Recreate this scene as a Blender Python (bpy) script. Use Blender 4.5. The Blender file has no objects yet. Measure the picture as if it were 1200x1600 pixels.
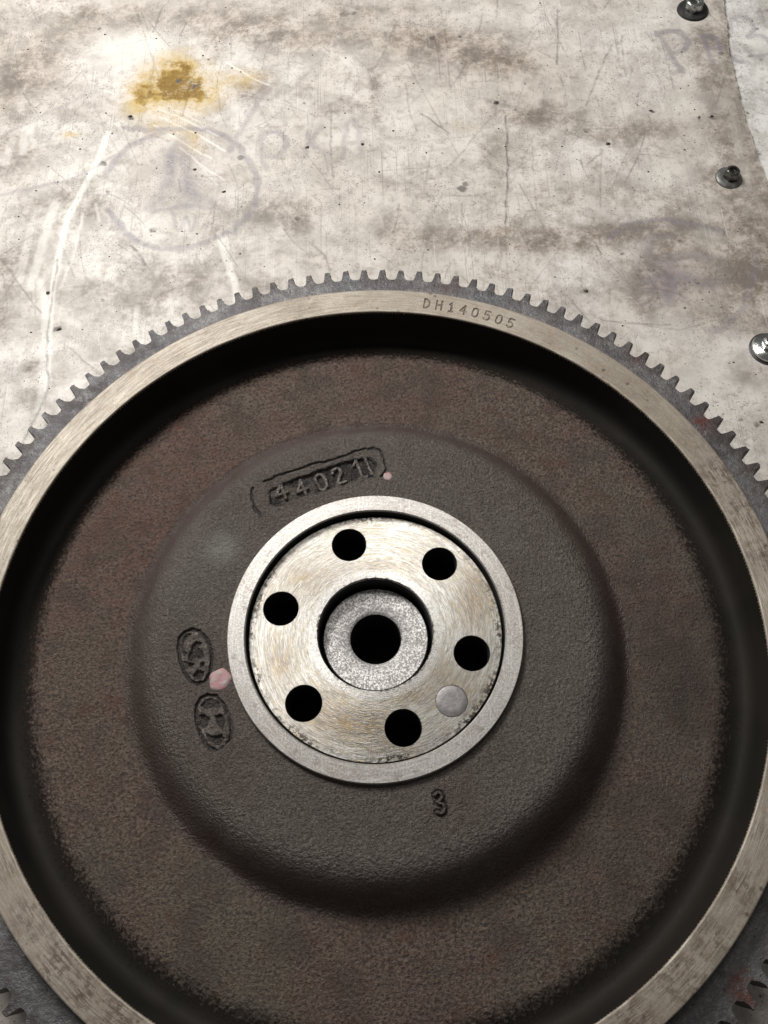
# A cast flywheel with its toothed starter ring lying on a scratched white work sheet.
# 1 Blender unit = 118 mm (unit scale set below), rim top face is z = 0, the sheet is z = -0.25.
import bpy, math
import numpy as np
from mathutils import Matrix, Vector
from mathutils.geometry import delaunay_2d_cdt

sc = bpy.context.scene
sc.unit_settings.system = 'METRIC'
sc.unit_settings.scale_length = 0.118
rng = np.random.default_rng(7)
PI = math.pi

# ------------------------------------------------------------------ camera
CX, CY, CZ = 0.0329, -0.626, 2.2235
TILT, ROLL, FPX = 0.4095, -0.0331, 1390.2
cam = bpy.data.objects.new('camera', bpy.data.cameras.new('camera'))
sc.collection.objects.link(cam)
cam.data.sensor_fit = 'VERTICAL'
cam.data.sensor_height = 24
cam.data.lens = FPX / 1600 * 24
cam.data.clip_start = 0.05
cam.data.clip_end = 200
cam.matrix_world = (Matrix.Translation((CX, CY, CZ)) @ Matrix.Rotation(TILT, 4, 'X') @ Matrix.Rotation(ROLL, 4, 'Z'))
sc.camera = cam

# ------------------------------------------------------------------ light
world = bpy.data.worlds.new('World')
sc.world = world
world.use_nodes = True
world.node_tree.nodes['Background'].inputs[0].default_value = (1.0, 0.985, 0.96, 1)
world.node_tree.nodes['Background'].inputs[1].default_value = 0.10


def area(name, loc, target, sx, sy, power, col):
    d = bpy.data.lights.new(name, 'AREA')
    d.shape = 'RECTANGLE'; d.size = sx; d.size_y = sy; d.energy = power; d.color = col
    o = bpy.data.objects.new(name, d)
    sc.collection.objects.link(o)
    o.location = loc
    o.rotation_euler = (Vector(target) - Vector(loc)).to_track_quat('-Z', 'Y').to_euler()
    return o


area('workshop_window_light', (-2.1, 3.5, 4.1), (0, 1.5, 0), 2.2, 1.7, 345, (1.0, 0.985, 0.96))
area('ceiling_light', (0.2, 2.6, 5.6), (0, 1.3, 0), 2.2, 0.7, 70, (1.0, 0.98, 0.95))
sc.view_settings.view_transform = 'Standard'
sc.view_settings.look = 'None'
sc.view_settings.exposure = 0.0
sc.view_settings.gamma = 1.0


# ------------------------------------------------------------------ plan measurements
def W(px, py, h=-0.25):
    """a measured position on the photograph -> plan position on the level plane z = h"""
    x = (px - 600) / FPX; y = -(py - 800) / FPX; z = -1.0
    c, s = math.cos(ROLL), math.sin(ROLL)
    x, y = x * c - y * s, x * s + y * c
    c, s = math.cos(TILT), math.sin(TILT)
    y, z = c * y - s * z, s * y + c * z
    k = (h - CZ) / z
    return CX + k * x, CY + k * y


def WL(pts, h=-0.25):
    return [W(a, b, h) for a, b in pts]


# ------------------------------------------------------------------ numeric helpers
def smooth(a, b, x):
    t = np.clip((x - a) / (b - a), 0, 1)
    return t * t * (3 - 2 * t)


def vnoise(x, y, seed=0):
    r = np.random.default_rng(seed)
    T = r.random((256, 256))
    xi = np.floor(x).astype(int); yi = np.floor(y).astype(int)
    fx = x - xi; fy = y - yi
    fx = fx * fx * (3 - 2 * fx); fy = fy * fy * (3 - 2 * fy)
    a = T[xi % 256, yi % 256]; b = T[(xi + 1) % 256, yi % 256]
    c = T[xi % 256, (yi + 1) % 256]; d = T[(xi + 1) % 256, (yi + 1) % 256]
    return (a * (1 - fx) + b * fx) * (1 - fy) + (c * (1 - fx) + d * fx) * fy


def fbm(x, y, scale, octaves=4, seed=0, gain=0.55):
    t = 0; a = 1; n = 0
    for o in range(octaves):
        t = t + a * vnoise(x * scale * 2 ** o + 17.3 * o, y * scale * 2 ** o + 9.1 * o, seed + o)
        n += a; a *= gain
    return t / n


def seg_dist(x, y, pts, closed=False):
    """distance from every (x, y) to a polyline"""
    pts = list(pts)
    if closed: pts = pts + [pts[0]]
    best = np.full(np.shape(x), 1e9)
    for (ax, ay), (bx, by) in zip(pts[:-1], pts[1:]):
        dx, dy = bx - ax, by - ay
        L = dx * dx + dy * dy + 1e-12
        t = np.clip(((x - ax) * dx + (y - ay) * dy) / L, 0, 1)
        best = np.minimum(best, np.hypot(x - ax - t * dx, y - ay - t * dy))
    return best


def inside(x, y, pts):
    r = np.zeros(np.shape(x), bool)
    n = len(pts)
    for i in range(n):
        ax, ay = pts[i]; bx, by = pts[(i + 1) % n]
        if ay == by: continue
        c = ((ay > y) != (by > y)) & (x < (bx - ax) * (y - ay) / (by - ay) + ax)
        r ^= c
    return r


def curve_pts(pts, n=6):
    """Catmull-Rom through the given points"""
    P = [pts[0]] + list(pts) + [pts[-1]]
    out = []
    for i in range(1, len(P) - 2):
        p0, p1, p2, p3 = [np.array(q, float) for q in P[i - 1:i + 3]]
        for k in range(n):
            t = k / n
            out.append(tuple(0.5 * (2 * p1 + (p2 - p0) * t + (2 * p0 - 5 * p1 + 4 * p2 - p3) * t * t + (3 * p1 - p0 - 3 * p2 + p3) * t ** 3)))
    out.append(tuple(pts[-1]))
    return out


def mesh_obj(name, verts, faces, mat=None, parent=None, attrs=None, smooth_shade=True):
    me = bpy.data.meshes.new(name)
    V = np.asarray(verts, dtype=np.float32)
    if isinstance(faces, np.ndarray):
        me.vertices.add(len(V)); me.vertices.foreach_set('co', V.ravel())
        nf, k = faces.shape
        me.loops.add(nf * k); me.loops.foreach_set('vertex_index', faces.astype(np.int32).ravel())
        me.polygons.add(nf)
        me.polygons.foreach_set('loop_start', np.arange(0, nf * k, k, dtype=np.int32))
        me.update(calc_edges=True)
    else:
        me.from_pydata([tuple(map(float, v)) for v in V], [], faces)
    me.validate(verbose=False)
    me.polygons.foreach_set('use_smooth', np.full(len(me.polygons), smooth_shade))
    for an, arr in (attrs or {}).items():
        a = me.attributes.new(an, 'FLOAT', 'POINT')
        a.data.foreach_set('value', np.asarray(arr, dtype=np.float32).ravel())
    if mat: me.materials.append(mat)
    me.update()
    o = bpy.data.objects.new(name, me)
    sc.collection.objects.link(o)
    if parent: o.parent = parent
    return o


def grid_faces(nu, nv, closed_u=False):
    """vertex index = u * nv + v"""
    u = np.arange(nu if closed_u else nu - 1); v = np.arange(nv - 1)
    U, Vv = np.meshgrid(u, v, indexing='ij')
    U2 = (U + 1) % nu
    return np.stack([U * nv + Vv, U * nv + Vv + 1, U2 * nv + Vv + 1, U2 * nv + Vv], -1).reshape(-1, 4)


def thetas(base, fine=()):
    """angles in degrees: base step everywhere, finer steps inside the given (a, b, step) ranges"""
    t = list(np.arange(0, 360, base))
    for a, b, s in fine:
        t = [q for q in t if not ((q > a) and (q < b))]
        t += list(np.arange(a, b + 1e-6, s))
    return np.radians(np.array(sorted(set(np.round(t, 5)))))


def lathe(name, profile, mat, parent=None, th=None, disp=None, attrs=None):
    """revolve (r, z) points; profile runs outward-in so that normals face up/outward"""
    P = np.array(profile, float)
    if th is None: th = np.linspace(0, 2 * PI, 361)[:-1]
    R = np.repeat(P[None, :, 0], len(th), 0); Z = np.repeat(P[None, :, 1], len(th), 0)
    T = np.repeat(th[:, None], len(P), 1)
    X = R * np.cos(T); Y = R * np.sin(T)
    at = {}
    if disp is not None:
        dz, at = disp(X, Y, R, T, Z)
        Z = Z + dz
    V = np.stack([X, Y, Z], -1).reshape(-1, 3)
    F = grid_faces(len(th), len(P), True)[:, ::-1]
    return mesh_obj(name, V, F, mat, parent, {k: v for k, v in at.items()})


def sharp_by_angle(o, deg=30):
    me = o.data
    me.set_sharp_from_angle(angle=math.radians(deg))


# ------------------------------------------------------------------ node helpers
class NT:
    def __init__(self, name):
        self.m = bpy.data.materials.new(name)
        self.m.use_nodes = True
        self.t = self.m.node_tree
        self.b = self.t.nodes['Principled BSDF']
        self.tc = self.t.nodes.new('ShaderNodeTexCoord')

    def n(self, typ, **kw):
        nd = self.t.nodes.new(typ)
        for k, v in kw.items(): setattr(nd, k, v)
        return nd

    def l(self, a, b): self.t.links.new(a, b)

    def put(self, sock, v):
        if isinstance(v, bpy.types.NodeSocket): self.l(v, sock)
        elif v is not None: sock.default_value = v

    def math(self, op, a, b=None, c=None, clamp=False):
        nd = self.n('ShaderNodeMath', operation=op); nd.use_clamp = clamp
        self.put(nd.inputs[0], a)
        if b is not None: self.put(nd.inputs[1], b)
        if c is not None: self.put(nd.inputs[2], c)
        return nd.outputs[0]

    def ramp(self, v, a, b, lo=0.0, hi=1.0):
        nd = self.n('ShaderNodeMapRange'); nd.interpolation_type = 'SMOOTHSTEP'
        self.put(nd.inputs[0], v)
        for i, q in enumerate((a, b, lo, hi)): nd.inputs[i + 1].default_value = q
        return nd.outputs[0]

    def mix(self, f, a, b, mode='MIX'):
        nd = self.n('ShaderNodeMix', data_type='RGBA', blend_type=mode)
        self.put(nd.inputs[0], f)
        self.put(nd.inputs[6], a if isinstance(a, bpy.types.NodeSocket) else (*a, 1))
        self.put(nd.inputs[7], b if isinstance(b, bpy.types.NodeSocket) else (*b, 1))
        return nd.outputs[2]

    def noise(self, scale, detail=4, rough=0.55, vec=None, dist=0.0):
        nd = self.n('ShaderNodeTexNoise')
        nd.inputs['Scale'].default_value = scale; nd.inputs['Detail'].default_value = detail
        nd.inputs['Roughness'].default_value = rough; nd.inputs['Distortion'].default_value = dist
        self.l(vec or self.tc.outputs['Object'], nd.inputs['Vector'])
        return nd.outputs[0]

    def voro(self, scale, vec=None, feature='F1', out='Distance', rnd=1.0):
        nd = self.n('ShaderNodeTexVoronoi', feature=feature)
        nd.inputs['Scale'].default_value = scale; nd.inputs['Randomness'].default_value = rnd
        self.l(vec or self.tc.outputs['Object'], nd.inputs['Vector'])
        return nd.outputs[out]

    def mapping(self, rot=0.0, scale=(1, 1, 1), loc=(0, 0, 0), vec=None):
        nd = self.n('ShaderNodeMapping')
        nd.inputs['Rotation'].default_value = (0, 0, rot); nd.inputs['Scale'].default_value = scale
        nd.inputs['Location'].default_value = loc
        self.l(vec or self.tc.outputs['Object'], nd.inputs['Vector'])
        return nd.outputs[0]

    def attr(self, name):
        nd = self.n('ShaderNodeAttribute'); nd.attribute_name = name
        return nd.outputs['Fac']

    def polar(self, rs, ts):
        """vector (r * rs, theta * ts) around the wheel axis, and the radius itself"""
        s = self.n('ShaderNodeSeparateXYZ'); self.l(self.tc.outputs['Object'], s.inputs[0])
        r2 = self.math('ADD', self.math('MULTIPLY', s.outputs[0], s.outputs[0]), self.math('MULTIPLY', s.outputs[1], s.outputs[1]))
        r = self.math('SQRT', r2)
        c = self.n('ShaderNodeCombineXYZ')
        inv = self.math('DIVIDE', ts, r)
        # unit direction keeps theta free of a seam
        self.l(self.math('MULTIPLY', s.outputs[0], inv), c.inputs[0])
        self.l(self.math('MULTIPLY', s.outputs[1], inv), c.inputs[1])
        self.l(self.math('MULTIPLY', r, rs), c.inputs[2])
        return c.outputs[0], r

    def bump(self, h, strength=0.3, dist=0.01, prev=None):
        nd = self.n('ShaderNodeBump')
        nd.inputs['Strength'].default_value = strength; nd.inputs['Distance'].default_value = dist
        self.put(nd.inputs['Height'], h)
        if prev: self.l(prev, nd.inputs['Normal'])
        return nd.outputs[0]

    def done(self, color=None, rough=None, metal=None, normal=None, spec=None):
        for k, v in (('Base Color', color), ('Roughness', rough), ('Metallic', metal), ('Normal', normal), ('Specular IOR Level', spec)):
            if v is None: continue
            self.put(self.b.inputs[k], (*v, 1) if isinstance(v, tuple) else v)
        return self.m


# ------------------------------------------------------------------ materials
def mat_cast(name, kind):
    m = NT(name)
    grain = m.noise(150, 3, 0.7)
    grain2 = m.noise(330, 2, 0.6)
    broad = m.noise(3.2, 4, 0.6)
    mid = m.noise(22, 4, 0.65)
    if kind == 'web':
        pol, r = m.polar(5, 90)
        g85 = m.noise(115, 4, 0.75)
        c = m.mix(m.ramp(broad, 0.35, 0.65), (0.108, 0.068, 0.054), (0.100, 0.080, 0.061))
        c = m.mix(m.ramp(g85, 0.53, 0.38, 0, 0.85), c, (0.030, 0.021, 0.017))
        c = m.mix(m.ramp(g85, 0.50, 0.66, 0, 0.6), c, (0.22, 0.17, 0.13))
        c = m.mix(m.ramp(grain, 0.50, 0.66, 0, 0.45), c, (0.22, 0.17, 0.13))
        c = m.mix(m.ramp(mid, 0.50, 0.68, 0, 0.5), c, (0.085, 0.038, 0.024))
        # rust bloom on the upper left part of the web, darker patches on the right
        for (px, py), rad, col, k in (((180, 800), 0.75, (0.125, 0.060, 0.045), .60), ((640, 590), 0.40, (0.115, 0.060, 0.045), .45), ((1100, 1060), 0.34, (0.026, 0.018, 0.015), .75), ((1010, 900), 0.30, (0.050, 0.030, 0.024), .5),
                                      ((1000, 1300), 0.35, (0.050, 0.038, 0.030), .5), ((350, 1400), 0.5, (0.120, 0.098, 0.070), .4)):
            x, y = W(px, py, -0.115)
            vd = m.n('ShaderNodeVectorMath', operation='DISTANCE'); m.l(m.tc.outputs['Object'], vd.inputs[0]); vd.inputs[1].default_value = (x, y, -0.115)
            f = m.math('MULTIPLY', m.ramp(vd.outputs['Value'], rad * .15, rad, 1, 0), m.ramp(m.math('ADD', m.math('MULTIPLY', m.noise(12, 5, 0.7), .5), m.math('MULTIPLY', g85, .5)), 0.40, 0.60))
            c = m.mix(m.math('MULTIPLY', f, k), c, col)
        c = m.mix(m.ramp(m.noise(8, 4, 0.7), 0.48, 0.64, 0, 0.45), c, (0.045, 0.034, 0.028))
        c = m.mix(m.math('MULTIPLY', m.ramp(m.voro(110), 0.04, 0.15, 1, 0), m.ramp(m.noise(24, 3, 0.7), 0.53, 0.63)), c, (0.45, 0.39, 0.32))  # tiny bright specks paint sparkle into the web colour
        pits = m.ramp(m.voro(70), 0.03, 0.14, 0.75, 0)
        c = m.mix(m.math('MULTIPLY', pits, m.ramp(mid, 0.45, 0.6)), c, (0.012, 0.009, 0.008))
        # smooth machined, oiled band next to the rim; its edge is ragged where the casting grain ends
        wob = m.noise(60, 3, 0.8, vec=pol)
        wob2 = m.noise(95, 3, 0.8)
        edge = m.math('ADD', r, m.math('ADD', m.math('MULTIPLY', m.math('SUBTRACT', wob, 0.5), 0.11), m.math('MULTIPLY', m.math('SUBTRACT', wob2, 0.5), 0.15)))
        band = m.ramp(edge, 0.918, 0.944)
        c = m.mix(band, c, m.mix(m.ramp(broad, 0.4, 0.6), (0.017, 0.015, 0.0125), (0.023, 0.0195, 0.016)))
        keep = m.math('SUBTRACT', 1.0, band)
        h = m.math('MULTIPLY', m.math('ADD', m.math('MULTIPLY', g85, 1.3), m.math('MULTIPLY', grain, 0.8)), keep)
        nrm = m.bump(h, 0.75, 0.010)
        ro = m.math('ADD', m.ramp(grain2, 0.35, 0.7, 0.42, 0.66), m.math('MULTIPLY', band, 0.2))
        return m.done(c, ro, 0.0, nrm, m.math('SUBTRACT', 0.5, m.math('MULTIPLY', band, 0.38)))
    # hub dome: greyer, finer orange-peel skin
    grime = m.attr('grime'); paint = m.attr('rust')
    c = m.mix(m.ramp(broad, 0.35, 0.65), (0.086, 0.065, 0.054), (0.102, 0.083, 0.068))
    c = m.mix(m.ramp(grain, 0.35, 0.68), m.mix(0.45, c, (0.022, 0.018, 0.016)), m.mix(0.38, c, (0.20, 0.175, 0.15)))
    c = m.mix(m.ramp(mid, 0.46, 0.64, 0, 0.35), c, (0.060, 0.046, 0.040))
    c = m.mix(m.math('MULTIPLY', m.ramp(m.voro(120), 0.05, 0.16, 1, 0), m.ramp(m.noise(30, 3, 0.7), 0.52, 0.62)), c, (0.42, 0.36, 0.29))  # pale specks are glints painted into the dome colour
    rb = m.math('MULTIPLY', paint, m.ramp(mid, 0.25, 0.7, 0.4, 1.0))
    c = m.mix(rb, c, (0.060, 0.036, 0.029))
    c = m.mix(m.ramp(m.voro(55), 0.02, 0.10, 0.7, 0), c, (0.016, 0.012, 0.011))
    gr = m.math('MULTIPLY', grime, m.ramp(m.noise(60, 3, 0.7), 0.25, 0.6, 0.55, 1.0))
    c = m.mix(gr, c, (0.010, 0.007, 0.006))
    c = m.mix(m.math('MULTIPLY', m.attr('rub'), m.ramp(grain, 0.38, 0.58)), c, (0.24, 0.215, 0.19))  # raised marks paler: wear plus highlights painted into the colour
    pale = m.attr('pale')
    c = m.mix(m.math('MULTIPLY', pale, m.ramp(mid, 0.3, 0.6, 0.4, 1)), c, (0.165, 0.160, 0.140))
    h = m.math('ADD', m.math('MULTIPLY', m.noise(120, 3, 0.6), 1.0), m.math('MULTIPLY', grain2, 0.5))
    nrm = m.bump(h, 0.9, 0.0095)
    return m.done(c, m.ramp(grain2, 0.35, 0.65, 0.22, 0.55), 0.0, nrm, 0.55)


def mat_rim():
    m = NT('machined_rim_metal')
    pol, r = m.polar(40, 3)
    polf, _ = m.polar(150, 6)
    st = m.noise(5, 5, 0.7, vec=pol)
    line = m.noise(3, 4, 0.75, vec=polf)
    fine = m.noise(160, 3, 0.7)
    broad = m.noise(3.4, 4, 0.6)
    c = m.mix(m.ramp(broad, 0.35, 0.62), (0.27, 0.230, 0.180), (0.37, 0.328, 0.268))
    c = m.mix(m.ramp(st, 0.42, 0.64, 0, 0.55), c, (0.235, 0.185, 0.145))
    c = m.mix(m.ramp(line, 0.52, 0.68, 0, 0.22), c, (0.52, 0.47, 0.40))
    c = m.mix(m.ramp(line, 0.46, 0.34, 0, 0.25), c, (0.20, 0.16, 0.125))
    c = m.mix(m.ramp(m.noise(28, 5, 0.75), 0.52, 0.66, 0, 0.4), c, (0.25, 0.175, 0.115))
    c = m.mix(m.ramp(fine, 0.50, 0.68, 0, 0.22), c, (0.54, 0.50, 0.43))
    worn = m.attr('worn')
    c = m.mix(m.math('MULTIPLY', worn, m.ramp(m.math('ADD', m.math('MULTIPLY', m.noise(6, 4, 0.75, vec=pol), 0.55), m.math('MULTIPLY', m.noise(32, 4, 0.7), 0.45)), 0.46, 0.56)), c, (0.115, 0.080, 0.060))
    c = m.mix(m.math('MULTIPLY', m.ramp(worn, 0.0, 0.9, 0.15, 1.0), m.math('MULTIPLY', m.ramp(m.noise(42, 4, 0.75), 0.50, 0.68), 0.8)), c, (0.095, 0.065, 0.047))
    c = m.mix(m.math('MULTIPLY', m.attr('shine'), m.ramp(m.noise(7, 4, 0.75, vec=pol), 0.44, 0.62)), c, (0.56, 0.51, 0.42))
    spots = m.math('MULTIPLY', m.ramp(m.voro(26), 0.05, 0.20, 1, 0), m.ramp(m.noise(5, 3, 0.6), 0.44, 0.56))
    c = m.mix(m.math('MULTIPLY', spots, 0.75), c, (0.07, 0.048, 0.034))
    s2 = m.math('MULTIPLY', m.ramp(m.voro(75), 0.04, 0.20, 1, 0), m.ramp(m.noise(9, 3, 0.6), 0.45, 0.6))
    c = m.mix(m.math('MULTIPLY', s2, 0.7), c, (0.08, 0.055, 0.04))
    c = m.mix(m.math('MULTIPLY', m.attr('engrave'), m.ramp(m.noise(60, 3, 0.7), 0.30, 0.55, 0.45, 1.0)), c, (0.075, 0.050, 0.035))
    nrm = m.bump(m.math('ADD', m.math('MULTIPLY', fine, 0.3), line), 0.30, 0.0025)
    return m.done(c, m.ramp(st, 0.3, 0.7, 0.46, 0.60), 0.30, nrm)


def mat_gear():
    m = NT('starter_ring_steel')
    geo = m.n('ShaderNodeNewGeometry'); P = geo.outputs['Position']
    fine = m.noise(120, 4, 0.7, vec=P); broad = m.noise(4.5, 4, 0.6, vec=P); mid = m.noise(22, 4, 0.65, vec=P)
    c = m.mix(m.ramp(broad, 0.35, 0.62), (0.085, 0.085, 0.091), (0.150, 0.144, 0.142))
    c = m.mix(m.ramp(mid, 0.4, 0.7, 0, 0.6), c, (0.105, 0.088, 0.090))
    c = m.mix(m.ramp(fine, 0.46, 0.70, 0, 0.45), c, (0.27, 0.26, 0.25))
    c = m.mix(m.ramp(m.noise(9, 4, 0.7, vec=P), 0.48, 0.62, 0, 0.75), c, (0.060, 0.054, 0.056))
    c = m.mix(m.math('MULTIPLY', m.ramp(m.voro(48, vec=P), 0.04, 0.20, 0.85, 0), m.ramp(m.noise(4, 3, 0.6, vec=P), 0.38, 0.55)), c, (0.03, 0.02, 0.022))
    # greasy patches with a place of their own, and rust bites
    for (px, py), rad, col, k in (((150, 615), 0.13, (0.045, 0.038, 0.038), .85), ((230, 545), 0.10, (0.05, 0.045, 0.045), .7), ((25, 705), 0.10, (0.045, 0.04, 0.04), .6), ((420, 465), 0.10, (0.06, 0.05, 0.05), .6),
                                  ((1000, 560), 0.06, (0.10, 0.040, 0.030), .8), ((1098, 662), 0.05, (0.120, 0.035, 0.026), 1.0), ((1130, 690), 0.10, (0.05, 0.042, 0.038), .75), ((1180, 740), 0.08, (0.07, 0.05, 0.04), .7),
                                  ((600, 432), 0.07, (0.07, 0.055, 0.05), .6), ((1168, 1540), 0.06, (0.13, 0.045, 0.030), .9), ((700, 440), 0.06, (0.09, 0.05, 0.04), .5)):
        x, y = W(px, py, -0.063)
        vd = m.n('ShaderNodeVectorMath', operation='DISTANCE'); m.l(P, vd.inputs[0]); vd.inputs[1].default_value = (x, y, -0.063)
        f = m.math('MULTIPLY', m.ramp(vd.outputs['Value'], rad * .35, rad, 1, 0), m.ramp(m.math('ADD', m.math('MULTIPLY', mid, .6), m.math('MULTIPLY', m.noise(55, 3, 0.7, vec=P), .4)), 0.42, 0.56))
        c = m.mix(m.math('MULTIPLY', f, k), c, col)
    sp = m.n('ShaderNodeSeparateXYZ'); m.l(P, sp.inputs[0])
    r = m.math('SQRT', m.math('ADD', m.math('MULTIPLY', sp.outputs[0], sp.outputs[0]), m.math('MULTIPLY', sp.outputs[1], sp.outputs[1])))
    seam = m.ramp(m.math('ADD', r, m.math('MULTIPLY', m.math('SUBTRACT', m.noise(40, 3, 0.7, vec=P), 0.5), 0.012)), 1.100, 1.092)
    c = m.mix(seam, c, (0.018, 0.013, 0.010))  # contact shadow of the rim step, painted on as a ragged dark strip
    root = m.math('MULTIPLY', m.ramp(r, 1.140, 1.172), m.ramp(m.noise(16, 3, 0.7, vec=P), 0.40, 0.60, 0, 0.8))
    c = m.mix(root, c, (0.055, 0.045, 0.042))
    nrm = m.bump(m.math('ADD', fine, m.math('MULTIPLY', mid, 2.0)), 0.45, 0.006)
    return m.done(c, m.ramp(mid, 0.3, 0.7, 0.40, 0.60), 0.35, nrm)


def mat_tooth_side():
    m = NT('greasy_tooth_flank')  # dark colour carries the shade of flanks turned from the light
    c = m.mix(m.ramp(m.noise(60, 3, 0.6), 0.4, 0.65), (0.022, 0.019, 0.018), (0.055, 0.045, 0.040))
    return m.done(c, 0.55, 0.1, m.bump(m.noise(120, 2, 0.6), 0.3, 0.004))


def mat_flange(name, kind):
    m = NT(name)
    pol, r = m.polar(50, 1.3)
    polf, _ = m.polar(170, 3.2)
    ring = m.noise(3.4, 5, 0.7, vec=pol)
    ringf = m.noise(4.0, 3, 0.7, vec=polf)
    fine = m.noise(200, 3, 0.75)
    broad = m.noise(7.0, 4, 0.65)
    if kind == 'face':
        c = m.mix(m.ramp(ring, 0.38, 0.62), (0.36, 0.34, 0.30), (0.64, 0.625, 0.59))
        brown = m.math('MULTIPLY', m.attr('brown'), m.ramp(m.math('ADD', m.math('MULTIPLY', ring, 0.6), m.math('MULTIPLY', broad, 0.4)), 0.38, 0.56, 0.35, 1.0))
        c = m.mix(brown, c, m.mix(m.ramp(ring, 0.42, 0.58), (0.095, 0.060, 0.035), (0.30, 0.195, 0.085)))
        c = m.mix(m.ramp(ringf, 0.52, 0.64, 0, 0.65), c, (0.22, 0.19, 0.15))
        c = m.mix(m.ramp(ringf, 0.46, 0.36, 0, 0.5), c, (0.80, 0.79, 0.75))
        c = m.mix(m.math('MULTIPLY', m.ramp(m.noise(4.4, 4, 0.65, vec=pol), 0.52, 0.64), 0.6), c, (0.42, 0.33, 0.19))
        lipm = m.math('MULTIPLY', m.ramp(r, 0.176, 0.168), 0.6)
        c = m.mix(lipm, c, m.mix(m.ramp(fine, 0.45, 0.55), (0.40, 0.38, 0.36), (0.78, 0.77, 0.74)))
        edge = m.math('MAXIMUM', m.ramp(r, 0.292, 0.320), m.ramp(r, 0.160, 0.148))
        sp = m.ramp(m.math('ADD', m.math('MULTIPLY', edge, 0.10), m.noise(85, 3, 0.75)), 0.58, 0.64)
        c = m.mix(m.math('MULTIPLY', m.math('MULTIPLY', edge, sp), m.ramp(m.noise(6, 3, 0.6), 0.38, 0.55, 0.3, 1)), c, (0.07, 0.06, 0.052))
        c = m.mix(m.ramp(fine, 0.54, 0.64, 0, 0.45), c, (0.22, 0.19, 0.17))
        nrm = m.bump(m.math('ADD', ringf, m.math('MULTIPLY', fine, 0.2)), 0.30, 0.0018)
        m.b.inputs['Anisotropic'].default_value = 0.75
        tg = m.n('ShaderNodeTangent'); tg.direction_type = 'RADIAL'; tg.axis = 'Z'
        m.l(tg.outputs[0], m.b.inputs['Tangent'])
        return m.done(c, m.ramp(ring, 0.3, 0.7, 0.36, 0.48), 0.8, nrm)
    if kind == 'hub_ring':
        c = m.mix(m.ramp(broad, 0.35, 0.65), (0.36, 0.33, 0.30), (0.45, 0.43, 0.40))
        c = m.mix(m.ramp(fine, 0.44, 0.60), m.mix(0.35, c, (0.2, 0.17, 0.15)), m.mix(0.3, c, (0.72, 0.71, 0.68)))
        c = m.mix(m.ramp(ring, 0.50, 0.66, 0, 0.45), c, (0.66, 0.65, 0.62))
        c = m.mix(m.ramp(m.noise(38, 4, 0.75), 0.56, 0.66, 0, 0.55), c, (0.20, 0.155, 0.14))
        for ang, k in ((0.5, 0.5), (-0.9, 0.4)):
            wv = m.noise(1.0, 2, 0.5, vec=m.mapping(ang, (320, 9, 1)))
            c = m.mix(m.ramp(wv, 0.66, 0.74, 0, k), c, (0.80, 0.79, 0.76))
        return m.done(c, 0.42, 0.6, m.bump(fine, 0.15, 0.002))
    # pilot disc: salt-and-pepper spots
    c = m.mix(m.ramp(fine, 0.45, 0.56), (0.30, 0.275, 0.265), (0.86, 0.84, 0.81))
    c = m.mix(m.ramp(m.noise(170, 3, 0.75), 0.50, 0.60, 0, 0.7), c, (0.19, 0.17, 0.165))
    c = m.mix(m.math('MULTIPLY', m.ramp(r, 0.110, 0.072), 0.5), c, (0.17, 0.16, 0.155))  # grey shading around the bore, painted into the disc colour
    return m.done(c, 0.5, 0.4, m.bump(fine, 0.25, 0.003))


def mat_plain(name, c1, c2, rough, metal=0.0, scale=60, bump=0.3):
    m = NT(name)
    n = m.noise(scale, 4, 0.65)
    return m.done(m.mix(m.ramp(n, 0.35, 0.65), c1, c2), rough, metal, m.bump(n, bump, 0.004))


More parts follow.
